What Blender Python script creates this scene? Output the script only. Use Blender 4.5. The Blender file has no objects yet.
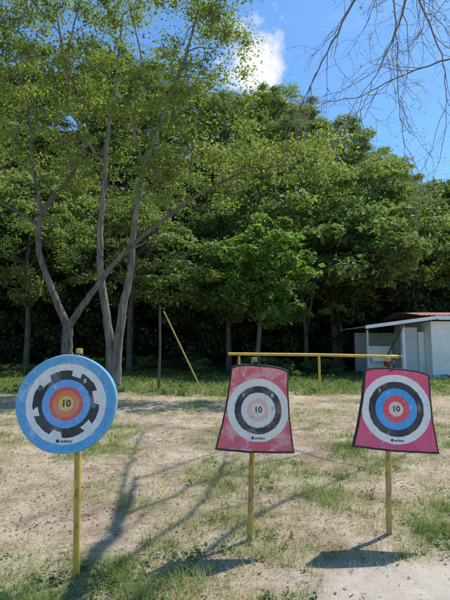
import bpy, math, numpy as np
from mathutils import Vector, Matrix
rng = np.random.default_rng(7)
scene = bpy.context.scene
COL = scene.collection

# ------------------------------------------------------------------ helpers
def link(o, parent=None):
    COL.objects.link(o)
    if parent is not None: o.parent = parent
    return o
def empty(name, loc=(0,0,0)):
    e = bpy.data.objects.new(name, None); e.location = loc; e.empty_display_size = .2
    return link(e)
def np_mesh(name, V, F, attrs=None, smooth=False):
    V = np.asarray(V, dtype=np.float32); F = np.asarray(F, dtype=np.int32)
    k = F.shape[1]; m = bpy.data.meshes.new(name)
    m.vertices.add(len(V)); m.vertices.foreach_set('co', V.ravel())
    m.loops.add(F.size); m.loops.foreach_set('vertex_index', F.ravel())
    m.polygons.add(len(F)); m.polygons.foreach_set('loop_start', np.arange(0, F.size, k, dtype=np.int32))
    m.polygons.foreach_set('loop_total', np.full(len(F), k, dtype=np.int32))
    if smooth: m.polygons.foreach_set('use_smooth', np.ones(len(F), dtype=bool))
    for n, a in (attrs or {}).items():
        at = m.attributes.new(n, 'FLOAT', 'POINT'); at.data.foreach_set('value', np.asarray(a, dtype=np.float32))
    m.update(calc_edges=True); m.validate()
    return m
def obj(name, mesh, mat=None, parent=None, loc=None):
    o = bpy.data.objects.new(name, mesh)
    if mat is not None and len(mesh.materials) == 0: mesh.materials.append(mat)
    if loc is not None: o.location = loc
    return link(o, parent)
def vnoise(x, y, seed=0):
    r = np.random.default_rng(seed); T = r.random((256, 256))
    xi = np.floor(x).astype(int); yi = np.floor(y).astype(int); fx = x-xi; fy = y-yi
    fx = fx*fx*(3-2*fx); fy = fy*fy*(3-2*fy)
    a = T[xi % 256, yi % 256]; b = T[(xi+1) % 256, yi % 256]; c = T[xi % 256, (yi+1) % 256]; d = T[(xi+1) % 256, (yi+1) % 256]
    return (a*(1-fx)+b*fx)*(1-fy)+(c*(1-fx)+d*fx)*fy
def fbm(x, y, s=0):
    return .5*vnoise(x, y, s)+.27*vnoise(x*2.1+9, y*2.1, s+1)+.15*vnoise(x*4.3, y*4.3+5, s+2)+.08*vnoise(x*9, y*9, s+3)
def sstep(a, b, t):
    t = np.clip((t-a)/(b-a), 0, 1); return t*t*(3-2*t)

def new_mat(name):
    m = bpy.data.materials.new(name); m.use_nodes = True
    nt = m.node_tree; nt.nodes.clear()
    out = nt.nodes.new('ShaderNodeOutputMaterial')
    return m, nt, out
def N(nt, t, **kw):
    n = nt.nodes.new(t)
    for k, v in kw.items():
        if hasattr(n, k): setattr(n, k, v)
        else: n.inputs[k.replace('_', ' ')].default_value = v
    return n
def ramp(nt, stops, interp='LINEAR'):
    r = nt.nodes.new('ShaderNodeValToRGB'); cr = r.color_ramp; cr.interpolation = interp
    while len(cr.elements) < len(stops): cr.elements.new(0.5)
    for e, (p, c) in zip(cr.elements, stops):
        e.position = p; e.color = (*c, 1) if len(c) == 3 else c
    return r
def mathn(nt, op, a, b=None, clamp=False):
    n = nt.nodes.new('ShaderNodeMath'); n.operation = op; n.use_clamp = clamp
    for i, v in enumerate((a, b)):
        if v is None: continue
        if isinstance(v, (int, float)): n.inputs[i].default_value = v
        else: nt.links.new(v, n.inputs[i])
    return n.outputs[0]
def mixc(nt, fac, a, b, mode='MIX'):
    n = nt.nodes.new('ShaderNodeMixRGB'); n.blend_type = mode
    for i, v in enumerate((fac, a, b)):
        if isinstance(v, (int, float)): n.inputs[i].default_value = v
        elif isinstance(v, tuple): n.inputs[i].default_value = (*v, 1)
        else: nt.links.new(v, n.inputs[i])
    return n.outputs[0]
def noise(nt, vec, scale, detail=4, rough=.55):
    n = nt.nodes.new('ShaderNodeTexNoise'); n.inputs['Scale'].default_value = scale
    n.inputs['Detail'].default_value = detail; n.inputs['Roughness'].default_value = rough
    if vec is not None: nt.links.new(vec, n.inputs['Vector'])
    return n.outputs['Fac']

def leaf_mat(name, c0, c1, c2, trans=.35, rough=.6, tr_mul=(1.35, 1.5, .7)):
    m, nt, out = new_mat(name)
    at = N(nt, 'ShaderNodeAttribute', attribute_name='tint')
    oi = N(nt, 'ShaderNodeObjectInfo')
    t = mathn(nt, 'ADD', at.outputs['Fac'], mathn(nt, 'MULTIPLY', mathn(nt, 'SUBTRACT', oi.outputs['Random'], .5), .6), True)
    r = ramp(nt, [(0, c0), (.5, c1), (1, c2)]); nt.links.new(t, r.inputs[0])
    p = N(nt, 'ShaderNodeBsdfPrincipled'); nt.links.new(r.outputs[0], p.inputs['Base Color'])
    p.inputs['Roughness'].default_value = rough; p.inputs['Specular IOR Level'].default_value = .2
    tb = N(nt, 'ShaderNodeBsdfTranslucent')
    nt.links.new(mixc(nt, 1, r.outputs[0], tr_mul, 'MULTIPLY'), tb.inputs[0])
    mx = N(nt, 'ShaderNodeMixShader'); mx.inputs[0].default_value = trans
    nt.links.new(p.outputs[0], mx.inputs[1]); nt.links.new(tb.outputs[0], mx.inputs[2])
    nt.links.new(mx.outputs[0], out.inputs[0]); return m
def plain_mat(name, c, c2=None, scale=8, rough=.7, bump=0, detail=5, lo=.35, hi=.65, metallic=0, stretch=None, bscale=None):
    m, nt, out = new_mat(name)
    tc = N(nt, 'ShaderNodeTexCoord'); vec = tc.outputs['Object']
    if stretch:
        mp = N(nt, 'ShaderNodeMapping'); mp.inputs['Scale'].default_value = stretch
        nt.links.new(vec, mp.inputs[0]); vec = mp.outputs[0]
    p = N(nt, 'ShaderNodeBsdfPrincipled'); p.inputs['Roughness'].default_value = rough; p.inputs['Metallic'].default_value = metallic
    f = noise(nt, vec, scale, detail)
    r = ramp(nt, [(lo, c), (hi, c2 or tuple(x*.8 for x in c))]); nt.links.new(f, r.inputs[0])
    nt.links.new(r.outputs[0], p.inputs['Base Color'])
    if bump:
        b = N(nt, 'ShaderNodeBump'); b.inputs['Strength'].default_value = bump; b.inputs['Distance'].default_value = .02
        nt.links.new(noise(nt, vec, bscale or scale*3, 6), b.inputs['Height']); nt.links.new(b.outputs[0], p.inputs['Normal'])
    nt.links.new(p.outputs[0], out.inputs[0]); return m

def catmull(P, n=6):
    P = np.asarray(P, float); Q = np.vstack([2*P[0]-P[1], P, 2*P[-1]-P[-2]]); out = []
    for i in range(len(P)-1):
        p0, p1, p2, p3 = Q[i:i+4]
        for t in np.arange(n)/n:
            out.append(.5*((2*p1)+(-p0+p2)*t+(2*p0-5*p1+4*p2-p3)*t*t+(-p0+3*p1-3*p2+p3)*t**3))
    out.append(P[-1]); return np.array(out)
class Tubes:
    def __init__(s): s.V = []; s.F = []; s.n = 0
    def add(s, pts, rad, k=7, wob=0):
        pts = np.asarray(pts, float); rad = np.asarray(rad, float)
        T = np.gradient(pts, axis=0); T /= np.linalg.norm(T, axis=1)[:, None]+1e-9
        ref = np.array([1, 0, 0.]) if abs(T[0][0]) < .8 else np.array([0, 1., 0])
        a = np.linspace(0, 2*np.pi, k, endpoint=False); vs = []
        for i in range(len(pts)):
            u = np.cross(T[i], ref); u /= np.linalg.norm(u)+1e-9; w = np.cross(T[i], u)
            rr = rad[i]*(1+wob*(rng.random(k)-.5))
            vs.append(pts[i]+(np.cos(a)*rr)[:, None]*u+(np.sin(a)*rr)[:, None]*w)
        b = s.n; m = len(pts); s.V.append(np.vstack(vs))
        i, j = np.meshgrid(np.arange(m-1), np.arange(k), indexing='ij'); i = i.ravel(); j = j.ravel(); j2 = (j+1) % k
        s.F.append(np.stack([b+i*k+j, b+i*k+j2, b+(i+1)*k+j2, b+(i+1)*k+j], 1)); s.n += m*k
    def mesh(s, name): return np_mesh(name, np.vstack(s.V), np.vstack(s.F), smooth=True)
def unit(v): return v/(np.linalg.norm(v, axis=-1, keepdims=True)+1e-9)
def leaves(name, C, Nn, S, tint, w=.32, fold=.08):
    n = len(C); r = unit(rng.normal(size=(n, 3))); Nn = unit(Nn)
    t = unit(np.cross(Nn, r)); b = np.cross(Nn, t); S = S[:, None]
    V = np.stack([C-t*S*.5, C+b*S*w+Nn*S*fold-t*S*.05, C+t*S*.5-Nn*S*.1, C-b*S*w+Nn*S*fold-t*S*.05], 1).reshape(-1, 3)
    return np_mesh(name, V, np.arange(4*n).reshape(n, 4), {'tint': np.repeat(tint, 4)})
def clump_leaves(cents, rads, per, size, flat=.7, shell=.5, up=.8):
    m = len(cents); idx = np.repeat(np.arange(m), per); n = len(idx)
    d = unit(rng.normal(size=(n, 3))); d[:, 2] = np.where(d[:, 2] < -.3, -d[:, 2]*.5, d[:, 2])
    rr = shell+(1-shell)*rng.random(n); sc = np.array([1, 1, flat])
    P = cents[idx]+d*sc*(rads[idx]*rr)[:, None]+rng.normal(size=(n, 3))*.12*rads[idx][:, None]
    Nn = d*.6+np.array([0, 0, up])+rng.normal(size=(n, 3))*.6
    S = size*(.6+.8*rng.random(n)); ct = rng.random(m)
    tint = np.clip(.2+.45*ct[idx]+.4*(rng.random(n)-.3)+.12*d[:, 2], 0, 1)
    return P, Nn, S, tint
def box(name, lo, hi, mat, parent=None, bev=.01):
    import bmesh
    bm = bmesh.new(); bmesh.ops.create_cube(bm, size=1)
    lo = np.array(lo); hi = np.array(hi)
    for v in bm.verts: v.co = Vector((lo+hi)/2)+Vector(np.array(v.co)*(hi-lo))
    if bev: bmesh.ops.bevel(bm, geom=bm.edges[:], offset=bev, segments=2, affect='EDGES')
    m = bpy.data.meshes.new(name); bm.to_mesh(m); bm.free()
    return obj(name, m, mat, parent)

# ------------------------------------------------------------------ materials
M_bark = plain_mat('bark', (.21, .18, .15), (.085, .07, .058), 3, .95, .9, stretch=(4, 4, .8))
M_bark_pale = plain_mat('bark_pale', (.29, .255, .21), (.115, .10, .08), 2.4, .95, .9, stretch=(4, 4, .8))
M_twig = plain_mat('twig_bark', (.24, .20, .20), (.15, .125, .125), 3, .9)
M_bark_dark = plain_mat('bark_dark', (.15, .12, .095), (.07, .058, .045), 3, .9, .4)
M_leaf_tree = leaf_mat('leaf_tree', (.10, .14, .04), (.20, .245, .07), (.33, .365, .115), .48)
M_leaf_forest = leaf_mat('leaf_forest', (.07, .105, .04), (.165, .22, .075), (.30, .34, .115), .42)
M_leaf_broad = leaf_mat('leaf_broad', (.11, .19, .045), (.19, .30, .07), (.30, .40, .12), .45)
M_leaf_dark = leaf_mat('leaf_understory', (.03, .045, .018), (.065, .09, .033), (.12, .155, .055), .3)  # darker green than the forest leaves, understory shade put into the colour
M_blade = leaf_mat('grass_blades', (.60, .52, .33), (.42, .40, .18), (.18, .26, .07), .3, .6)
M_litter = leaf_mat('dry_leaves', (.16, .10, .06), (.32, .22, .13), (.48, .38, .24), .1, .7, (1, 1, 1))

# ------------------------------------------------------------------ ground
def hill(x, y):
    hm = np.interp(x, [-60, -14, -8, 2, 9, 14, 18, 27, 60], [30, 30, 26, 24.5, 22, 18, 14, 12, 12])
    return hm*sstep(24, 56, y)+sstep(25, 60, y)*2*(vnoise(x*.15, y*.15, 4)-.5)
def gz(x, y):
    return (fbm(x*.5+40, y*.5+40, 11)-.5)*.10+(vnoise(x*3+70, y*3+70, 15)-.5)*.02+hill(x, y)
def gmask(x, y):
    n = fbm(x*1.1+30, y*1.1+30, 21); n2 = vnoise(x*.35+50, y*.35+20, 31)
    g = .43+2.0*(n-.5)+.35*(n2-.5)
    g += .75*sstep(12.5, 15.5, y)
    g += .32*sstep(4.1, 3.3, y)*sstep(1.3, .3, x)
    g += .32*np.exp(-((x-1.6)**2/.8+(y-4.2)**2/.8))+.2*np.exp(-((x+1.5)**2/1.0+(y-5.0)**2/1.5))+.35*np.exp(-((x-.2)**2/.2+(y-3.5)**2/.15))+.3*np.exp(-((x+.95)**2/.1+(y-3.0)**2/.1))
    g -= .12*sstep(7, 9, y)*sstep(13.5, 11, y)
    path = sstep(3.30, 2.95, y+.25*(vnoise(x*2+9, y*2+9, 5)-.5)+.05*(1.6-x))*sstep(.3, .8, x+.3*(vnoise(x*3+9, y*3+9, 6)-.5))
    return np.clip(g, 0, 1)*(1-path), path
xs = np.unique(np.concatenate([np.linspace(-300, -30, 22), np.linspace(-30, -8, 34), np.linspace(-8, 8, 240), np.linspace(8, 30, 34), np.linspace(30, 300, 22)]))
ys = np.unique(np.concatenate([np.linspace(-200, -4, 22), np.linspace(-4, 1.5, 20), np.linspace(1.5, 9, 150), np.linspace(9, 24, 90), np.linspace(24, 70, 40), np.linspace(70, 500, 24)]))
X, Y = np.meshgrid(xs, ys, indexing='ij'); Z = gz(X, Y); nx, ny = X.shape
i, j = np.meshgrid(np.arange(nx-1), np.arange(ny-1), indexing='ij'); i = i.ravel(); j = j.ravel()
F = np.stack([i*ny+j, (i+1)*ny+j, (i+1)*ny+j+1, i*ny+j+1], 1)
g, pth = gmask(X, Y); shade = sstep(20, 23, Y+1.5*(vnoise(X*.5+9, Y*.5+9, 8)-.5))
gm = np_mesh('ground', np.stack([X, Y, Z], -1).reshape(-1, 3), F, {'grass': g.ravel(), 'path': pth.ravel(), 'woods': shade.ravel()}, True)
m, nt, out = new_mat('ground_soil')
tc = N(nt, 'ShaderNodeTexCoord'); ov = tc.outputs['Object']
p = N(nt, 'ShaderNodeBsdfPrincipled'); p.inputs['Roughness'].default_value = .95; p.inputs['Specular IOR Level'].default_value = .1
n1 = noise(nt, ov, 1.1, 6); n2 = noise(nt, ov, 22, 6, .7); n3 = noise(nt, ov, 90, 4, .7); n4 = noise(nt, ov, 4.5, 5, .65)
soil = ramp(nt, [(.3, (.36, .265, .185)), (.5, (.51, .405, .30)), (.7, (.61, .52, .41))]); nt.links.new(n1, soil.inputs[0])
spk = ramp(nt, [(.36, (.42, .39, .35)), (.5, (.98, .98, .98)), (.66, (1.15, 1.12, 1.08))]); nt.links.new(mathn(nt, 'ADD', mathn(nt, 'MULTIPLY', n2, .6), mathn(nt, 'MULTIPLY', n3, .4)), spk.inputs[0])
c = mixc(nt, 1, soil.outputs[0], spk.outputs[0], 'MULTIPLY')
blot = ramp(nt, [(.38, (.68, .62, .54)), (.55, (1, 1, 1))]); nt.links.new(n4, blot.inputs[0])
c = mixc(nt, .8, c, blot.outputs[0], 'MULTIPLY')
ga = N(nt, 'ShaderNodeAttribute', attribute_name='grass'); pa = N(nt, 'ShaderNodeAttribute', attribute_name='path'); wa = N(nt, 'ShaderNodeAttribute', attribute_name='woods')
gr = ramp(nt, [(.35, (.18, .19, .08)), (.6, (.37, .35, .19))]); nt.links.new(n2, gr.inputs[0])
gf = mathn(nt, 'MULTIPLY', mathn(nt, 'SUBTRACT', mathn(nt, 'ADD', ga.outputs['Fac'], mathn(nt, 'MULTIPLY', mathn(nt, 'SUBTRACT', n2, .5), 1.2)), .32), 1.5, True)
c = mixc(nt, mathn(nt, 'MULTIPLY', gf, .72), c, gr.outputs[0])
sand = ramp(nt, [(.3, (.50, .43, .35)), (.7, (.62, .55, .46))]); nt.links.new(mathn(nt, 'ADD', mathn(nt, 'MULTIPLY', n2, .5), mathn(nt, 'MULTIPLY', n4, .5)), sand.inputs[0])
c = mixc(nt, mathn(nt, 'MULTIPLY', pa.outputs['Fac'], .85), c, sand.outputs[0])
c = mixc(nt, wa.outputs['Fac'], c, (.085, .065, .042))  # dark litter under the trees, with the forest's shade painted into its colour
nt.links.new(c, p.inputs['Base Color'])
b = N(nt, 'ShaderNodeBump'); b.inputs['Strength'].default_value = .8; b.inputs['Distance'].default_value = .025
nt.links.new(mathn(nt, 'ADD', n2, mathn(nt, 'MULTIPLY', n3, .5)), b.inputs['Height']); nt.links.new(b.outputs[0], p.inputs['Normal'])
nt.links.new(p.outputs[0], out.inputs[0])
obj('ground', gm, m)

# ------------------------------------------------------------------ grass blades
def scatter(n, y0, y1, margin=.7, power=1.0):
    y = y0+(y1-y0)*rng.random(n)**power; x = (rng.random(n)*2-1)*(y*.56+margin); return x, y
def blades(n, y0, y1, h0, h1, w, power):
    x, y = scatter(n, y0, y1, power=power); g, pt = gmask(x, y)
    tuft = vnoise(x*7+60, y*7+60, 77)
    keep = rng.random(n) < (g**1.3*.95*(.15+1.4*tuft**1.5)+.15)*(1-.95*pt); x = x[keep]; y = y[keep]; g = g[keep]; tuft = tuft[keep]; n = len(x)
    z = gz(x, y); h = (h0+(h1-h0)*rng.random(n)**2)*(.45+.8*g)*(.4+1.2*tuft)
    a = rng.random(n)*2*np.pi; lean = h*(.2+1.5*rng.random(n)); ww = w*(.6+.8*rng.random(n))
    dx, dy = np.cos(a), np.sin(a); px, py = -dy, dx
    B = np.stack([x, y, z-.005], 1); S = np.stack([px, py, 0*px], 1)*ww[:, None]
    Mi = B+np.stack([dx*lean*.35, dy*lean*.35, h*.62], 1); Tp = B+np.stack([dx*lean, dy*lean, h], 1)
    V = np.stack([B-S, B+S, Mi+S*.7, Tp, Mi-S*.7], 1).reshape(-1, 3)
    tint = np.clip(0+1.05*g+.9*(rng.random(n)-.5), 0, 1)
    return V, np.arange(n)*5, np.repeat(tint, 5)
def blade_obj(name, parts):
    Vs = []; Fs = []; Ts = []; o = 0
    for V, b0, t in parts:
        Vs.append(V); Ts.append(t); b = b0+o
        Fs.append(np.concatenate([np.stack([b, b+1, b+2], 1), np.stack([b, b+2, b+4], 1), np.stack([b+4, b+2, b+3], 1)])); o += len(V)
    obj(name, np_mesh(name, np.vstack(Vs), np.vstack(Fs), {'tint': np.concatenate(Ts)}), M_blade)
blade_obj('grass', [blades(190000, 2.2, 7, .02, .09, .0018, 1.0), blades(150000, 6.5, 14, .02, .08, .004, 1.1), blades(100000, 13, 24, .03, .15, .008, 1.0)])
def weeds(n, y0, y1, size):
    x, y = scatter(n, y0, y1); g, pt = gmask(x, y); k = rng.random(n) < np.clip((g-.42)*1.8, 0, 1); x = x[k]; y = y[k]
    n = len(x); per = 12; idx = np.repeat(np.arange(n), per); a = rng.random(n*per)*6.283; sc = (.6+1.2*rng.random(n)**2)[idx]; r = rng.random(n*per)*size*2.2*sc
    hh = rng.random(n*per)*size*1.6*sc
    P = np.stack([x[idx]+np.cos(a)*r, y[idx]+np.sin(a)*r, gz(x[idx], y[idx])+.008+hh], 1)
    Nn = np.stack([np.cos(a)*.4, np.sin(a)*.4, np.ones(n*per)], 1)+rng.normal(size=(n*per, 3))*.35
    return P, Nn, size*(.6+.8*rng.random(n*per))*sc, np.clip(rng.random(n)[idx]*.5+.3*rng.random(n*per), 0, 1)
W = [weeds(3600, 2.2, 7, .021), weeds(2500, 13, 23, .08)]
obj('weeds', leaves('weeds', *[np.concatenate([w[k] for w in W]) for k in range(4)]), M_leaf_forest)
x, y = scatter(16000, 2.2, 14, power=1.2); g, pt = gmask(x, y); k = (rng.random(len(x)) > pt*.8)&(rng.random(len(x)) < .25+vnoise(x*1.7+20, y*1.7+20, 41)); x = x[k]; y = y[k]; n = len(x)
P = np.stack([x, y, gz(x, y)+.006], 1)
obj('leaf_litter', leaves('leaf_litter', P, np.array([0, 0, 1.])+rng.normal(size=(n, 3))*.35, .010+.024*rng.random(n)**2+.0012*y, rng.random(n)), M_litter)
tb = Tubes()
for q in range(160):
    yy = 2.4+6*rng.random(); xx = (rng.random()*2-1)*yy*.55; a = rng.random()*6.28; L = .04+.15*rng.random()**2
    pp = [(xx+math.cos(a)*L*t+.01*rng.normal(), yy+math.sin(a)*L*t+.01*rng.normal(), float(gz(np.array(xx+math.cos(a)*L*t), np.array(yy+math.sin(a)*L*t)))+.005) for t in (0, .35, .7, 1)]
    tb.add(pp, [.0024, .0022, .0018, .001], 5)
obj('fallen_twigs', tb.mesh('fallen_twigs'), M_bark_pale)
tb = Tubes()
for q in range(420):
    yy = 2.4+5*rng.random(); xx = (rng.random()*2-1)*yy*.55; r = .003+.009*rng.random()**3; z = float(gz(np.array(xx), np.array(yy))); d = rng.normal(size=2)*r*.3
    tb.add([(xx, yy, z-r*.6), (xx, yy, z-r*.1), (xx+d[0], yy+d[1], z+r*.45), (xx+d[0], yy+d[1], z+r*.7)], [r*.8, r*1.15, r*.8, r*.05], 7, .4)
obj('pebbles', tb.mesh('pebbles'), plain_mat('stone', (.42, .38, .33), (.24, .21, .18), 20, .9, .3))

# ------------------------------------------------------------------ forest
def tree_variant(k, H, R, nclump, per, size, low=.35):
    tb = Tubes(); sk = [np.array([0, 0, -1.5]), np.array([.1, 0, H*.3]), np.array([-.1+.4*rng.normal(), .3*rng.normal(), H*.6]), np.array([.3*rng.normal(), 0, H*.85])]
    pts = catmull(sk, 5); tb.add(pts, np.linspace(.2, .05, len(pts)), 7)
    C = []
    while len(C) < nclump:
        d = rng.normal(size=3); d /= np.linalg.norm(d); r = .35+.65*rng.random()**.5
        lump = 1+.28*math.sin(3*math.atan2(d[1], d[0])+k)+.15*math.sin(5*d[2]+k*2)
        C.append([d[0]*R*r*lump, d[1]*R*r*lump, H*(low+1)/2+d[2]*H*(1-low)/2*r])
    C = np.array(C)
    for q in range(16):
        c = C[q]; a = pts[min(len(pts)-1, int(len(pts)*(.35+.5*rng.random())))]
        tb.add(catmull([a, (a+c)/2+np.array([0, 0, -.3]), c], 4), np.linspace(.07, .02, 9), 5)
    rads = R*(.13+.17*rng.random(nclump))
    lm = leaves('crown_leaves_%d' % k, *clump_leaves(C, rads, per, size, .65, .45))
    return tb.mesh('crown_wood_%d' % k), lm
VAR = [tree_variant(0, 9, 3.4, 72, 150, .22), tree_variant(1, 10, 3.2, 72, 165, .18), tree_variant(2, 8, 3.6, 76, 125, .27), tree_variant(3, 11, 3.8, 80, 155, .21, .3), tree_variant(4, 9.5, 3.0, 66, 170, .165)]
forest = empty('forest')
def place(par, x, y, v, s, rz, mat=M_leaf_forest, sz=None, nm='tree'):
    z = float(gz(np.array(x), np.array(y)))
    for me, mt, n in ((VAR[v][0], M_bark_dark, nm+'_wood'), (VAR[v][1], mat, nm+'_crown')):
        if not me.materials: me.materials.append(mt)
        o = bpy.data.objects.new(n, me); o.location = (x, y, z-.1); o.rotation_euler = (0, 0, rz); o.scale = (s, s, sz or s)
        link(o, par)
        if mt is not me.materials[0]:
            o.material_slots[0].link = 'OBJECT'; o.material_slots[0].material = mt
y = 24.5; row = 0
while y < 60:
    half = y*.56+6; x = -half+(row % 2)*2
    while x < half:
        xx = x+rng.normal()*.9; yy = y+rng.normal()*.9; s = .8+.45*rng.random()
        if yy < 30: s *= 1.1
        if not (xx > 6.5 and yy < 26.5):
            place(forest, xx, yy, int(rng.integers(5)), s, rng.random()*6.28)
        x += 4.3+rng.random()*1.4
    y += 4.3+y*.012; row += 1
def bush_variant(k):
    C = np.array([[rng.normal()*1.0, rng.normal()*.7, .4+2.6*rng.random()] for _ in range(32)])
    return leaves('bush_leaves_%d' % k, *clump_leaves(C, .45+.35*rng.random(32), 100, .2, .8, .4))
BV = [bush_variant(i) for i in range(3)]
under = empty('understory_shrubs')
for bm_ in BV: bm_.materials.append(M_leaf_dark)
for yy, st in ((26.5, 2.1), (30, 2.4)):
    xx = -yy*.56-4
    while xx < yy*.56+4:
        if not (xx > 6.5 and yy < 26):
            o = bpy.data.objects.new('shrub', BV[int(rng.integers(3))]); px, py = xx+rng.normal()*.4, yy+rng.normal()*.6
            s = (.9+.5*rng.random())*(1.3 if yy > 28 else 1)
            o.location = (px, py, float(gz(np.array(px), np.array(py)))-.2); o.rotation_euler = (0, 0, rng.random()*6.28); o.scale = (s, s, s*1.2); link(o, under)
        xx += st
edge = empty('edge_plants')
for k in range(60):
    px = rng.uniform(-14, 13); py = rng.uniform(19.5, 24.5)
    if px > 5.5 : continue
    o = bpy.data.objects.new('plant', BV[k % 3]); s = .10+.22*rng.random()**2; o.location = (px, py, float(gz(np.array(px), np.array(py)))-.03)
    o.scale = (s*1.3, s*1.3, s); o.rotation_euler = (0, 0, rng.random()*6.28); link(o, edge)
    o.material_slots[0].link = 'OBJECT'; o.material_slots[0].material = M_leaf_forest

bt = empty('broadleaf_tree'); tb = Tubes()
tr = catmull([(1.5, 20.6, -.1), (1.6, 20.5, 2), (1.9, 20.4, 4), (2.1, 20.3, 6)], 6); tb.add(tr, np.linspace(.13, .04, len(tr)), 8)
C = []
for _ in range(105):
    d = rng.normal(size=3); d /= np.linalg.norm(d); r = rng.random()**.4; C.append([1.9+d[0]*2.2*r+.3*d[2], 20.2+d[1]*1.5*r, 4.9+d[2]*2.7*r])
C = np.array(C)
for c in C[:26]:
    a = tr[int(rng.integers(6, len(tr)))]; tb.add(catmull([a, (a+c)/2+[0, 0, -.15], c], 4), np.linspace(.035, .012, 9), 5)
obj('trunk', tb.mesh('trunk'), M_bark, bt)
obj('leaves', leaves('leaves', *clump_leaves(C, .3+.3*rng.random(105), 62, .27, .7, .35), w=.26), M_leaf_broad, bt)
for k, (px, py, sc) in enumerate([(6.6, 25.2, .8), (9.2, 26.8, .95), (12.5, 27.5, 1.0), (15.5, 27, .95), (4.4, 24.0, .72)]):
    place(forest, px, py, (k*2+1) % 5, sc, k*1.3)

# ------------------------------------------------------------------ foreground-left trees
def limb_tree(name, limbs, region, ncl, per, lsize, bark):
    e = empty(name); tb = Tubes(); SK = []
    for P, r0, r1 in limbs:
        pts = catmull(P, 7); n = len(pts); pts[1:-1] += rng.normal(size=(n-2, 3))*r0*.05
        rad = r0+(r1-r0)*np.linspace(0, 1, n)**.8
        if P[0][2] <= 0: rad[:4] *= np.array([1.45, 1.25, 1.1, 1.03])
        tb.add(pts, rad, 12, .10); SK += [(p, r) for p, r in zip(pts, rad)]
    S = np.array([p for p, r in SK]); SR = np.array([r for p, r in SK])
    C = []
    for q in range(ncl):
        c = region(q)
        d = np.linalg.norm((S-c)*[1, 1, .9], axis=1)+np.where(S[:, 2] > c[2]-.2, 2.0, 0)+np.where(S[:, 2] < 4.5, 3, 0); k = int(np.argmin(d)); a = S[k]
        L = np.linalg.norm(c-a); mid = (a+c)/2+rng.normal(size=3)*L*.09+[0, 0, L*.08]
        pts = catmull([a, a*.6+mid*.4+rng.normal(size=3)*L*.03, mid, mid*.4+c*.6+rng.normal(size=3)*L*.05, c], 4); n = len(pts)
        r = min(SR[k]*.6, .012+.014*L); rad = np.linspace(r, .006, n)
        tb.add(pts, rad, 6); C.append(c)
        if len(S) < 1500: S = np.vstack([S, pts[4::4]]); SR = np.concatenate([SR, rad[4::4]])
        for s_ in range(3):
            a2 = pts[int(rng.integers(n//2, n))]; e2 = c+rng.normal(size=3)*[.5, .5, .3]
            tb.add(catmull([a2, (a2+e2)/2+rng.normal(size=3)*.08, e2], 3), np.linspace(.009, .004, 7), 4)
    C = np.array(C)
    obj('trunk_and_limbs', tb.mesh('wood'), bark, e)
    P, Nn, Sz, T = clump_leaves(C, .55+.6*rng.random(len(C)), per, lsize, .6, .0, .8)
    obj('leaves', leaves('leaves', P, Nn, Sz, T), M_leaf_tree, e)
    return e
limbsA = [([(-5.3, 15, -.1), (-5.4, 15, 1.5), (-5.4, 15, 2.2)], .21, .17),
 ([(-5.4, 15, 2.1), (-6.0, 15, 3.4), (-6.5, 15, 4.8), (-6.46, 15, 6.1), (-5.5, 15.2, 7.7), (-5.1, 15.4, 9.6), (-6.1, 15.6, 12.3), (-6.6, 15.8, 14.5)], .14, .03),
 ([(-6.45, 15, 5.6), (-7.2, 14.8, 6.1), (-8.2, 14.5, 6.7), (-9.6, 14.3, 8)], .07, .02),
 ([(-5.4, 15, 2.1), (-4.5, 14.9, 3.4), (-3.5, 14.7, 4.6), (-2.1, 14.4, 5.7), (-.7, 14.1, 6.6), (.9, 13.8, 7.2), (3.3, 13.5, 7.4)], .13, .015),
 ([(-3.5, 14.7, 4.6), (-2.6, 14.2, 4.9), (-1.6, 13.9, 5.0)], .05, .015),
 ([(-6.46, 15, 6.1), (-7.0, 15.2, 8.2), (-7.3, 15.3, 10.4), (-8.3, 15.3, 13.4)], .08, .02)]
limbsB = [([(-3.95, 15.4, -.1), (-4.05, 15.4, 1.65), (-4.4, 15.4, 3.75), (-4.5, 15.4, 5.5), (-4.4, 15.4, 7.7), (-4.3, 15.4, 9.6), (-4.1, 15.4, 11.1), (-3.9, 15.4, 14)], .19, .03),
 ([(-3.8, 15.3, -.1), (-3.75, 15.3, 1.2), (-3.6, 15.3, 2.7), (-3.35, 15.3, 4.1), (-3.25, 15.3, 5.9), (-2.95, 15.3, 7.9), (-2.2, 15.2, 10), (-1.4, 15.1, 12.3), (-1.0, 15, 14)], .20, .03),
 ([(-2.95, 15.3, 7.9), (-3.3, 15, 9.5), (-3.0, 14.8, 11.5), (-3.4, 14.6, 13.5)], .06, .02),
 ([(-4.4, 15.4, 8.0), (-5.3, 15, 9.4), (-5.6, 14.6, 11.5), (-5.2, 14.4, 13.8)], .06, .02),
 ([(-3.2, 15.3, 6.6), (-2.0, 15, 7.6), (-.9, 14.6, 8.2), (.2, 14.3, 9.2)], .055, .015)]
def regA(q):
    if q % 7 == 0:
        x = rng.uniform(-2.5, 3.4); return np.array([x, 13.8+rng.normal()*.5, 6.8+.2*x+rng.normal()*.45+.3])
    return np.array([rng.uniform(-11, -4.2), rng.uniform(12.5, 17.5), 6.6+9.5*rng.random()**.75])
def regB(q):
    z = 6.9+9*rng.random()**.85; return np.array([rng.uniform(-5.6, .9), rng.uniform(12.7, 17.2), z])
limb_tree('tree', limbsA, regA, 190, 155, .11, M_bark)
limb_tree('tree', limbsB, regB, 135, 155, .11, M_bark_pale)

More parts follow.
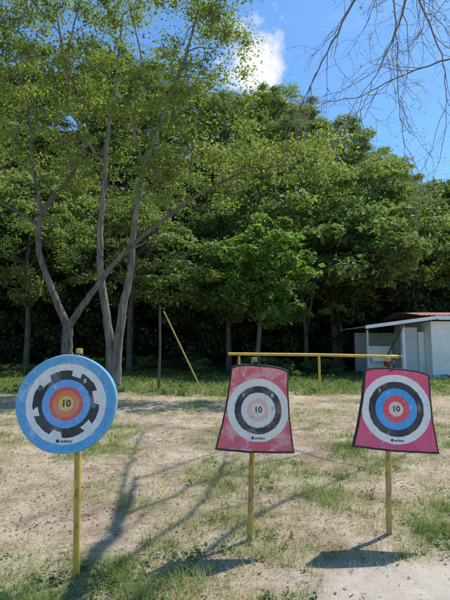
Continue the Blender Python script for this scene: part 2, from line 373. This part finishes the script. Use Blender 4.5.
# ------------------------------------------------------------------ bare tree overhead
bt = empty('bare_tree'); tb = Tubes(); tips = []
mains = [([(2.6, -1.2, -.1), (2.55, -1.2, 2.5), (2.4, -.6, 4.6), (2.2, 2, 5.9), (2.2, 4.7, 6.9), (2.8, 6.8, 8.3), (3.4, 8.5, 9.9)], .15, .03),
 ([(2.2, 4.4, 6.8), (3.6, 6.5, 7.5), (5, 8, 7.3), (6, 9, 6.3)], .035, .008),
 ([(2.6, 6.2, 7.8), (2.5, 8.2, 8.2), (2.1, 9.6, 7.7), (1.7, 10.4, 7.1)], .032, .006),
 ([(3.3, 8.3, 9.7), (4, 9.5, 9.0), (4.3, 10.2, 7.8), (4.5, 10.5, 6.3)], .022, .006),
 ([(2.8, 6.8, 8.3), (3.9, 8.2, 8.6), (4.9, 9.2, 7.8), (5.2, 9.8, 6.6)], .028, .006),
 ([(2.2, 3.0, 6.3), (1.4, 4.6, 7.6), (.9, 5.4, 8.6)], .05, .018),
 ([(2.2, 2.4, 6.05), (2.9, 4.0, 7.4), (3.3, 5.0, 8.4)], .045, .015),
 ([(5, 8, 7.3), (4.2, 9.2, 7.6), (3.2, 10.2, 7.6), (2.4, 11, 7.9)], .02, .006),
 ([(2.3, 5.2, 7.1), (3.2, 7.0, 7.6), (3.4, 8.8, 7.6), (3.2, 9.8, 7.0)], .03, .006)]
def twig(p, d, L, r, dep):
    pts = [p]; d = d.copy()
    for s_ in range(6):
        d = unit(d+rng.normal(size=3)*.22+np.array([0, 0, -.05])); pts.append(pts[-1]+d*L/6)
    pts = np.array(pts); tb.add(pts, np.linspace(r, r*.45, 7), 4)
    if dep == 0: tips.append(pts[-1]); tips.append(pts[4]); return
    for s_ in range(3):
        k = int(rng.integers(2, 7)); twig(pts[k], unit(d+rng.normal(size=3)*.75), L*(.45+.25*rng.random()), r*.6, dep-1)
for q, (P, r0, r1) in enumerate(mains):
    pts = catmull(P, 7); n = len(pts); pts[1:-1] += rng.normal(size=(n-2, 3))*.015; rad = np.linspace(r0, r1, n); tb.add(pts, rad, 8)
    ks = range(28, n, 3) if q == 0 else range(5, n, 2)
    for k in ks:
        d = unit(pts[k]-pts[k-2]); twig(pts[k], unit(d+rng.normal(size=3)*.6), .9+.6*rng.random(), .009, 2)
obj('limbs_and_twigs', tb.mesh('wood'), M_twig, bt)
tips = np.array(tips); sel = rng.random(len(tips)) < .22; tp = tips[sel]; n = len(tp)*3
P = np.repeat(tp, 3, 0)+rng.normal(size=(n, 3))*.06
obj('sparse_leaves', leaves('sl', P, rng.normal(size=(n, 3))+[0, 0, .6], .03+.03*rng.random(n), rng.random(n)), M_leaf_tree, bt)

# ------------------------------------------------------------------ archery targets
M_yellow = plain_mat('yellow_paint', (.72, .46, .05), (.56, .36, .08), 5, .6, .1, lo=.4, hi=.6)
def chip(name, ca, cb, cc, lo):
    m, nt, out = new_mat(name)
    tc = N(nt, 'ShaderNodeTexCoord'); p = N(nt, 'ShaderNodeBsdfPrincipled'); p.inputs['Roughness'].default_value = .6
    mp = N(nt, 'ShaderNodeMapping'); mp.inputs['Scale'].default_value = (1, 1, .45); nt.links.new(tc.outputs['Object'], mp.inputs[0])
    a = noise(nt, mp.outputs[0], 16, 8, .75); r1 = ramp(nt, [(lo-.12, ca), (lo, cb), (lo+.05, cc)]); nt.links.new(a, r1.inputs[0])
    b = N(nt, 'ShaderNodeBump'); b.inputs['Strength'].default_value = .5; b.inputs['Distance'].default_value = .004; b.invert = True
    nt.links.new(a, b.inputs['Height']); nt.links.new(b.outputs[0], p.inputs['Normal'])
    nt.links.new(r1.outputs[0], p.inputs['Base Color']); nt.links.new(p.outputs[0], out.inputs[0]); return m
CH = [chip('chipped_paint_a', (.72, .46, .06), (.55, .36, .09), (.19, .12, .07), .55), chip('chipped_paint_b', (.66, .42, .08), (.48, .31, .10), (.19, .13, .08), .52), chip('chipped_paint_c', (.66, .44, .09), (.48, .33, .12), (.22, .15, .10), .53)]
M_metal = plain_mat('dark_metal', (.05, .045, .04), (.12, .07, .045), 30, .5, .1, metallic=.6)
M_black = plain_mat('black_binding', (.025, .025, .027), (.05, .047, .046), 20, .8)
M_blueedge = plain_mat('blue_edge', (.12, .39, .68), (.24, .48, .68), 20, .75)
M_ink = plain_mat('ink', (.03, .03, .035), (.06, .055, .055), 60, .7)

def face_mat(name, bands, base, wear, wearcol, blue_scuff=0, ringwear=1.0):
    m, nt, out = new_mat(name); tc = N(nt, 'ShaderNodeTexCoord'); ov = tc.outputs['Object']
    sp = N(nt, 'ShaderNodeSeparateXYZ'); nt.links.new(ov, sp.inputs[0])
    x, z = sp.outputs[0], sp.outputs[2]
    r = mathn(nt, 'SQRT', mathn(nt, 'ADD', mathn(nt, 'MULTIPLY', x, x), mathn(nt, 'MULTIPLY', z, z)))
    nz = noise(nt, ov, 18, 5, .6)
    rr = mathn(nt, 'ADD', r, mathn(nt, 'MULTIPLY', mathn(nt, 'SUBTRACT', nz, .5), .014))
    col = base
    for lim, cc in bands[::-1]:
        rl = rr
        if isinstance(cc, tuple) and len(cc) == 4:
            th = mathn(nt, 'ARCTAN2', z, x); s = mathn(nt, 'SINE', mathn(nt, 'MULTIPLY', th, 6.0))
            s = mathn(nt, 'MULTIPLY', mathn(nt, 'GREATER_THAN', mathn(nt, 'ADD', s, mathn(nt, 'MULTIPLY', mathn(nt, 'SUBTRACT', noise(nt, ov, 7, 2), .5), 3)), .55), .035)
            rl = mathn(nt, 'ADD', rr, s); cc = cc[:3]
        col = mixc(nt, mathn(nt, 'LESS_THAN', rl, lim), col, cc)
    w1 = noise(nt, ov, 9, 8, .72); wr = ramp(nt, [(.60-wear*.2, (0, 0, 0)), (.68-wear*.2, (1, 1, 1))]); nt.links.new(w1, wr.inputs[0])
    inside = mathn(nt, 'LESS_THAN', rr, bands[-1][0])
    amt = mathn(nt, 'ADD', .35+wear*.4, mathn(nt, 'MULTIPLY', inside, -(1-ringwear)*(.35+wear*.4)))
    col = mixc(nt, mathn(nt, 'MULTIPLY', wr.outputs[0], amt), col, wearcol)
    w4 = noise(nt, ov, 3.2, 4, .6); w4r = ramp(nt, [(.42, (0, 0, 0)), (.62, (.07, .07, .07))]); nt.links.new(w4, w4r.inputs[0])
    col = mixc(nt, w4r.outputs[0], col, (.80, .76, .72))
    w3 = noise(nt, ov, 55, 6, .7); w3r = ramp(nt, [(.35, (.80, .77, .73)), (.6, (1, 1, 1))]); nt.links.new(w3, w3r.inputs[0])
    col = mixc(nt, .85, col, w3r.outputs[0], 'MULTIPLY')
    mp = N(nt, 'ShaderNodeMapping'); mp.inputs['Scale'].default_value = (1, 1, .12); nt.links.new(ov, mp.inputs[0])
    w5 = noise(nt, mp.outputs[0], 26, 5, .7); w5r = ramp(nt, [(.58, (1, 1, 1)), (.72, (.70, .64, .56))]); nt.links.new(w5, w5r.inputs[0])
    col = mixc(nt, .6, col, w5r.outputs[0], 'MULTIPLY')
    if blue_scuff:
        w2 = noise(nt, ov, 13, 3, .5); w2r = ramp(nt, [(.68, (0, 0, 0)), (.70, (1, 1, 1))]); nt.links.new(w2, w2r.inputs[0])
        col = mixc(nt, mathn(nt, 'MULTIPLY', w2r.outputs[0], blue_scuff), col, (.25, .5, .8))
    vo = N(nt, 'ShaderNodeTexVoronoi'); vo.inputs['Scale'].default_value = 34; nt.links.new(ov, vo.inputs['Vector'])
    near = mathn(nt, 'LESS_THAN', vo.outputs['Distance'], .13); dens = mathn(nt, 'LESS_THAN', rr, .2)
    col = mixc(nt, mathn(nt, 'MULTIPLY', mathn(nt, 'MULTIPLY', near, dens), .75), col, (.12, .09, .08))
    p = N(nt, 'ShaderNodeBsdfPrincipled'); p.inputs['Roughness'].default_value = .7
    b = N(nt, 'ShaderNodeBump'); b.inputs['Strength'].default_value = .5; b.inputs['Distance'].default_value = .008
    nt.links.new(w1, b.inputs['Height']); nt.links.new(b.outputs[0], p.inputs['Normal'])
    nt.links.new(col, p.inputs['Base Color']); nt.links.new(p.outputs[0], out.inputs[0]); return m
WH = (.90, .88, .86); BK = (.035, .035, .04)
FM = [face_mat('face_round', [(.048, (.92, .60, .16)), (.085, (.90, .27, .10)), (.108, (.85, .12, .09)), (.155, (.17, .44, .90)), (.215, (.035, .035, .04, 1)), (.258, WH)], (.12, .44, .80), .38, (.66, .76, .82), 0, .5),
      face_mat('face_faded', [(.050, (.94, .82, .74)), (.085, (.92, .58, .48)), (.130, (.88, .84, .81)), (.180, BK), (.235, (.92, .86, .81))], (.84, .13, .17), .60, (.90, .60, .55), .8, .3),
      face_mat('face_red', [(.056, (.92, .68, .64)), (.104, (.87, .10, .13)), (.160, (.06, .40, .87)), (.212, BK), (.268, WH)], (.86, .10, .22), .18, (.88, .50, .52), .7, .6)]
def text(name, s, size, loc, mat, parent, bold=0):
    c = bpy.data.curves.new(name, 'FONT'); c.body = s; c.size = size; c.align_x = 'CENTER'; c.align_y = 'CENTER'; c.extrude = .0006; c.offset = bold
    tmp = bpy.data.objects.new(name+'_t', c); COL.objects.link(tmp)
    dg = bpy.context.evaluated_depsgraph_get(); me = bpy.data.meshes.new_from_object(tmp.evaluated_get(dg)); bpy.data.objects.remove(tmp)
    me.materials.clear(); o = obj(name, me, mat, parent); o.location = loc; o.rotation_euler = (math.radians(90), 0, 0); return o
def plate(outline, th, facemat, edgemat, parent, loc, rot):
    O = np.array(outline); n = len(O); V = []; lv = [(1.0, th*.5), (1.0, -th*.35), (.992, -th*.5), (.965, -th*.56), (.95, -th*.5), (.6, -th*.52), (.3, -th*.52)]
    for s, yy in lv: V += [(a*s, yy, b*s) for a, b in O]
    V.append((0, -th*.52, 0)); V.append((0, th*.5, 0)); F4 = []; mi = []
    for k in range(len(lv)-1):
        for i in range(n):
            F4.append((k*n+i, k*n+(i+1) % n, (k+1)*n+(i+1) % n, (k+1)*n+i)); mi.append(0 if k >= 4 else 1)
    for i in range(n):
        F4.append(((len(lv)-1)*n+i, (len(lv)-1)*n+(i+1) % n, len(lv)*n)); mi.append(0)
        F4.append(((i+1) % n, i, len(lv)*n+1)); mi.append(1)
    me = bpy.data.meshes.new('plate'); me.from_pydata(V, [], F4); me.materials.append(facemat); me.materials.append(edgemat)
    me.polygons.foreach_set('material_index', mi); me.polygons.foreach_set('use_smooth', [True]*len(F4)); me.update()
    import bmesh
    bm = bmesh.new(); bm.from_mesh(me); bmesh.ops.recalc_face_normals(bm, faces=bm.faces); bm.to_mesh(me); bm.free()
    o = obj('target_face', me, None, parent); o.location = loc; o.rotation_euler = rot; return o
def target(base, top, kind, cen, outline, th, edgemat, rot, logo_z, nums):
    e = empty('archery_target', (base[0], base[1], 0)); bx, by = base[0], base[1]
    tb = Tubes(); t2 = (top[0]-bx, top[1]-by, top[2])
    P = np.array([(0, 0, -.2), (0, 0, 0.02), (t2[0]*.5, t2[1]*.5, t2[2]*.5), t2]); P = catmull(P, 5)
    R = np.full(len(P), .0225); tb.add(P, R, 14, .05); tb.add([P[-1], P[-1]+[0, 0, .004]], [.0225, .001], 14)
    obj('post', tb.mesh('post'), CH[kind], e)
    f = plate(outline, th, FM[kind], edgemat, e, (cen[0]-bx, cen[1]-by, cen[2]), rot)
    yt = -th*.52-.0015
    text('score_number', '10', .062, (0, yt, 0), M_ink, f, .0012)
    text('lettering', '■ archery', .024, (0, yt, logo_z), M_ink, f, .0004)
    for ch, ang, rd, sz in nums:
        text('ring_number', ch, sz, (rd*math.cos(ang), yt, rd*math.sin(ang)), M_num, f, .0008)
    cx = t2[0]; cz = t2[2]; tb = Tubes(); zt = cz-.055
    tb.add([(cx, t2[1], zt-.02), (cx, t2[1], zt+.02)], [.030, .030], 14)
    for sg in (-1, 1):
        tb.add(catmull([(cx+sg*.02, t2[1]-.02, zt+.012), (cx+sg*.028, t2[1]-.06, zt+.025), (cx+sg*.02, t2[1]-.085, zt-.005), (cx+sg*.018, t2[1]-.09, zt-.05)], 4), [.006]*13, 6)
    tb.add([(cx-.028, t2[1]-.092, zt-.05), (cx+.028, t2[1]-.092, zt-.05)], [.008, .008], 6)
    tb.add([(cx+.025, t2[1], zt), (cx+.055, t2[1], zt)], [.006, .006], 6)
    obj('hanging_bracket', tb.mesh('bracket'), M_metal, e)
    return e
M_num = plain_mat('printed_number', (.75, .74, .72), (.6, .6, .6), 60, .7)
circ = [(.325*math.cos(a)*(1+.008*math.sin(3*a)), .318*math.sin(a)*(1+.006*math.sin(5*a))) for a in np.linspace(0, 2*np.pi, 72, endpoint=False)]
def trap(tl, tr_, br, bl, arch, sag):
    P = []; n = 12
    for t in np.arange(n)/n: P.append((tl[0]+(tr_[0]-tl[0])*t, tl[1]+(tr_[1]-tl[1])*t+arch*(1-(2*t-1)**4)))
    for t in np.arange(n)/n: P.append((tr_[0]+(br[0]-tr_[0])*t-.014*math.sin(math.pi*t), tr_[1]+(br[1]-tr_[1])*t))
    for t in np.arange(n)/n: P.append((br[0]+(bl[0]-br[0])*t, br[1]+(bl[1]-br[1])*t-sag*math.sin(math.pi*t)))
    for t in np.arange(n)/n: P.append((bl[0]+(tl[0]-bl[0])*t+.014*math.sin(math.pi*t), bl[1]+(tl[1]-bl[1])*t))
    P = np.array(P[::-1]); P += (rng.random(P.shape)-.5)*.004; return P
R_ = math.radians
target((-.963, 2.99), (-1.005, 3.03, 1.475), 0, (-1.04, 2.93, 1.117), circ, .05, M_blueedge, (R_(-4), 0, R_(3)), -.236, [('9', 2.2, .128, .035), ('7', 2.5, .185, .04), ('8', .9, .185, .04)])
target((.189, 3.48), (.236, 3.52, 1.40), 1, (.253, 3.42, 1.005), trap((-.21, .325), (.235, .30), (.275, -.31), (-.325, -.30), .03, .012), .04, M_black, (R_(-4), R_(1), 0), -.208, [('7', 2.4, .155, .035), ('8', .8, .155, .035)])
target((1.29, 3.60), (1.345, 3.64, 1.40), 2, (1.355, 3.54, .995), trap((-.235, .305), (.275, .275), (.315, -.33), (-.345, -.30), .03, .012), .04, M_black, (R_(-4), R_(1), R_(-4)), -.24, [('9', 2.0, .135, .035), ('7', 2.3, .187, .04), ('9', .7, .08, .03)])

# ------------------------------------------------------------------ yellow railing, poles
e = empty('yellow_railing', (0, 14, 0)); tb = Tubes()
tb.add([(.1, 0, 1.22), (1.5, .05, 1.205), (3, 0, 1.19), (5.6, -.1, 1.13)], [.046]*4, 10)
for x in (.45, 3.0, 5.1): tb.add([(x, .02, -.2), (x, .02, 1.15)], [.040, .040], 10)
tb.add([(5.5, -.2, 1.13), (5.5, .5, 1.15)], [.046, .046], 10)
obj('rails_and_posts', tb.mesh('rail'), M_yellow, e)
e = empty('leaning_pole', (-.7, 14, 0)); tb = Tubes(); tb.add([(.05, 0, -.1), (-.65, .1, 1.3), (-1.3, .2, 2.6)], [.026]*3, 8)
obj('pole', tb.mesh('pole'), plain_mat('weathered_yellow', (.52, .38, .09), (.36, .28, .10), 5, .7), e)
e = empty('wooden_post', (-2.15, 14.3, 0)); tb = Tubes(); tb.add([(0, 0, -.1), (.03, 0, 1.4), (.0, 0, 2.8)], [.045, .04, .03], 8)
tb.add([(-.02, 0, 2.6), (.1, -.05, 2.72), (.2, -.1, 2.66)], [.02, .02, .02], 6); obj('post', tb.mesh('post'), M_bark_dark, e)
e = empty('yellow_stake', (-2.25, 14.0, 0)); tb = Tubes(); tb.add([(0, 0, -.1), (0, 0, .42)], [.035, .032], 8); tb.add([(0, 0, .42), (0, 0, .43)], [.032, .002], 8); obj('stake', tb.mesh('stake'), M_yellow, e)

# ------------------------------------------------------------------ white building
e = empty('white_building')
M_white = plain_mat('white_plaster', (.86, .85, .82), (.70, .69, .65), 1.5, .8, .15, lo=.45, hi=.75)
M_grey = plain_mat('grey_panel', (.62, .65, .68), (.52, .55, .58), 2, .6)
M_dark = plain_mat('dark_opening', (.03, .03, .03), (.045, .04, .04), 3, .8)
M_tile = plain_mat('clay_tile', (.40, .17, .12), (.26, .13, .10), 5, .8, .2)
M_roofm = plain_mat('roof_sheet', (.55, .56, .56), (.40, .41, .41), 3, .5)
box('wall_front', (9.1, 19.3, -.1), (15.5, 19.5, 2.55), M_white, e, .008)
box('wall_side', (9.1, 19.503, -.1), (9.3, 23.5, 2.55), M_white, e, .008)
box('wall_back', (7.0, 23.503, -.1), (15.5, 23.7, 2.15), M_grey, e, .008)
box('plinth', (9.07, 19.24, -.1), (15.5, 19.297, .22), M_grey, e, .005)
box('window_frame', (11.6, 19.26, 1.25), (12.7, 19.297, 2.05), M_grey, e, .006)
box('window_pane', (11.68, 19.24, 1.33), (12.62, 19.257, 1.97), M_dark, e, .002)
box('stall_wall', (8.0, 19.9, -.1), (8.75, 20.0, 2.3), M_grey, e, .006)
box('stall_door', (8.80, 19.94, 0), (9.08, 20.0, 2.1), M_white, e, .006)
box('low_wall', (6.75, 20.8, -.1), (7.9, 20.95, 1.45), M_white, e, .01)
box('basin', (6.8, 20.3, .75), (7.6, 20.78, .92), M_white, e, .03)
box('corner_post', (7.82, 19.3, -.1), (7.94, 19.42, 2.36), M_white, e, .01)
box('corner_post', (6.35, 19.6, -.1), (6.43, 19.68, 2.18), M_grey, e, .01)
tb = Tubes(); tb.add([(7.85, 19.2, 2.35), (7.35, 19.2, 1.5), (7.1, 19.2, 1.05)], [.03]*3, 6); obj('brace', tb.mesh('brace'), M_dark, e)
def slab(name, P, th, mat):
    V = [(*q[:2], q[2]) for q in P]+[(q[0], q[1], q[2]+th) for q in P]
    me = bpy.data.meshes.new(name); me.from_pydata(V, [], [(3, 2, 1, 0), (4, 5, 6, 7), (0, 1, 5, 4), (1, 2, 6, 5), (2, 3, 7, 6), (3, 0, 4, 7)]); return obj(name, me, mat, e)
slab('canopy_roof', [(6.1, 18.9, 2.26), (9.3, 18.9, 2.69), (9.3, 23.4, 2.69), (6.1, 23.4, 2.26)], .06, M_roofm)
slab('canopy_fascia', [(6.08, 18.84, 2.20), (9.3, 18.84, 2.63), (9.3, 18.895, 2.63), (6.08, 18.895, 2.20)], .15, M_white)
nxr, nyr = 160, 26; xr = np.linspace(8.5, 16, nxr); tr2 = np.linspace(0, 1, nyr)
XX, TT = np.meshgrid(xr, tr2, indexing='ij'); YY = 19.0+TT*2.5; ZZ = 2.78+TT*.28+.035*np.abs(np.sin(XX*math.pi/.22))+.02*((TT*9) % 1)
i, j = np.meshgrid(np.arange(nxr-1), np.arange(nyr-1), indexing='ij'); i = i.ravel(); j = j.ravel()
F = np.stack([i*nyr+j, (i+1)*nyr+j, (i+1)*nyr+j+1, i*nyr+j+1], 1)
obj('tiled_roof_front', np_mesh('rt', np.stack([XX, YY, ZZ], -1).reshape(-1, 3), F), M_tile, e)
obj('tiled_roof_back', np_mesh('rt2', np.stack([XX, 24.0-TT*2.5, ZZ], -1).reshape(-1, 3), F[:, ::-1]), M_tile, e)
box('roof_beam', (9.305, 18.95, 2.6), (16, 19.1, 2.77), M_white, e, .005)

# ------------------------------------------------------------------ light, sky, camera
sv = Vector((.5, .38, 1.12)).normalized(); el = math.asin(sv.z); az = math.atan2(sv.x, sv.y)
L = bpy.data.lights.new('sun', 'SUN'); L.energy = 5.0; L.angle = math.radians(.45); L.color = (1, .95, .87)
so = bpy.data.objects.new('sun', L); so.rotation_euler = sv.to_track_quat('Z', 'Y').to_euler(); so.location = (5, 4, 12); link(so)
w = bpy.data.worlds.new('World'); scene.world = w; w.use_nodes = True; nt = w.node_tree; nt.nodes.clear()
out = nt.nodes.new('ShaderNodeOutputWorld'); bg = nt.nodes.new('ShaderNodeBackground'); bg.inputs[1].default_value = .15
sky = nt.nodes.new('ShaderNodeTexSky'); sky.sky_type = 'NISHITA'; sky.sun_disc = False; sky.sun_elevation = el; sky.sun_rotation = az
sky.air_density = 1.3; sky.dust_density = .5; sky.ozone_density = 3.0
tc = nt.nodes.new('ShaderNodeTexCoord'); gen = tc.outputs['Generated']
d = nt.nodes.new('ShaderNodeVectorMath'); d.operation = 'DISTANCE'; nt.links.new(gen, d.inputs[0]); d.inputs[1].default_value = (.062, .825, .562)
cn = noise(nt, gen, 11, 9, .62)
cl = mathn(nt, 'SUBTRACT', mathn(nt, 'ADD', mathn(nt, 'MULTIPLY', mathn(nt, 'SUBTRACT', .085, d.outputs['Value']), 22), mathn(nt, 'MULTIPLY', mathn(nt, 'SUBTRACT', cn, .5), 5)), .1, True)
wisp = ramp(nt, [(.58, (0, 0, 0)), (.85, (.18, .18, .18))]); mp = nt.nodes.new('ShaderNodeMapping'); mp.inputs['Scale'].default_value = (1.5, 1.5, 5); nt.links.new(gen, mp.inputs[0]); nt.links.new(noise(nt, mp.outputs[0], 2.5, 7, .65), wisp.inputs[0])
cf = mathn(nt, 'MAXIMUM', cl, wisp.outputs[0])
skyc = mixc(nt, 1, sky.outputs[0], (.62, .93, 1.18), 'MULTIPLY')
nt.links.new(mixc(nt, cf, skyc, (6.5, 6.6, 6.7)), bg.inputs[0]); nt.links.new(bg.outputs[0], out.inputs[0])

cam = bpy.data.cameras.new('camera'); cam.sensor_fit = 'VERTICAL'; cam.angle = 2*math.atan(300/436); cam.clip_end = 2000; cam.clip_start = .05
co = bpy.data.objects.new('camera', cam); co.location = (0, 0, 1.5); co.rotation_euler = (math.radians(90+5.9), 0, 0); link(co); scene.camera = co
scene.view_settings.view_transform = 'Standard'; scene.view_settings.look = 'None'; scene.view_settings.exposure = 0
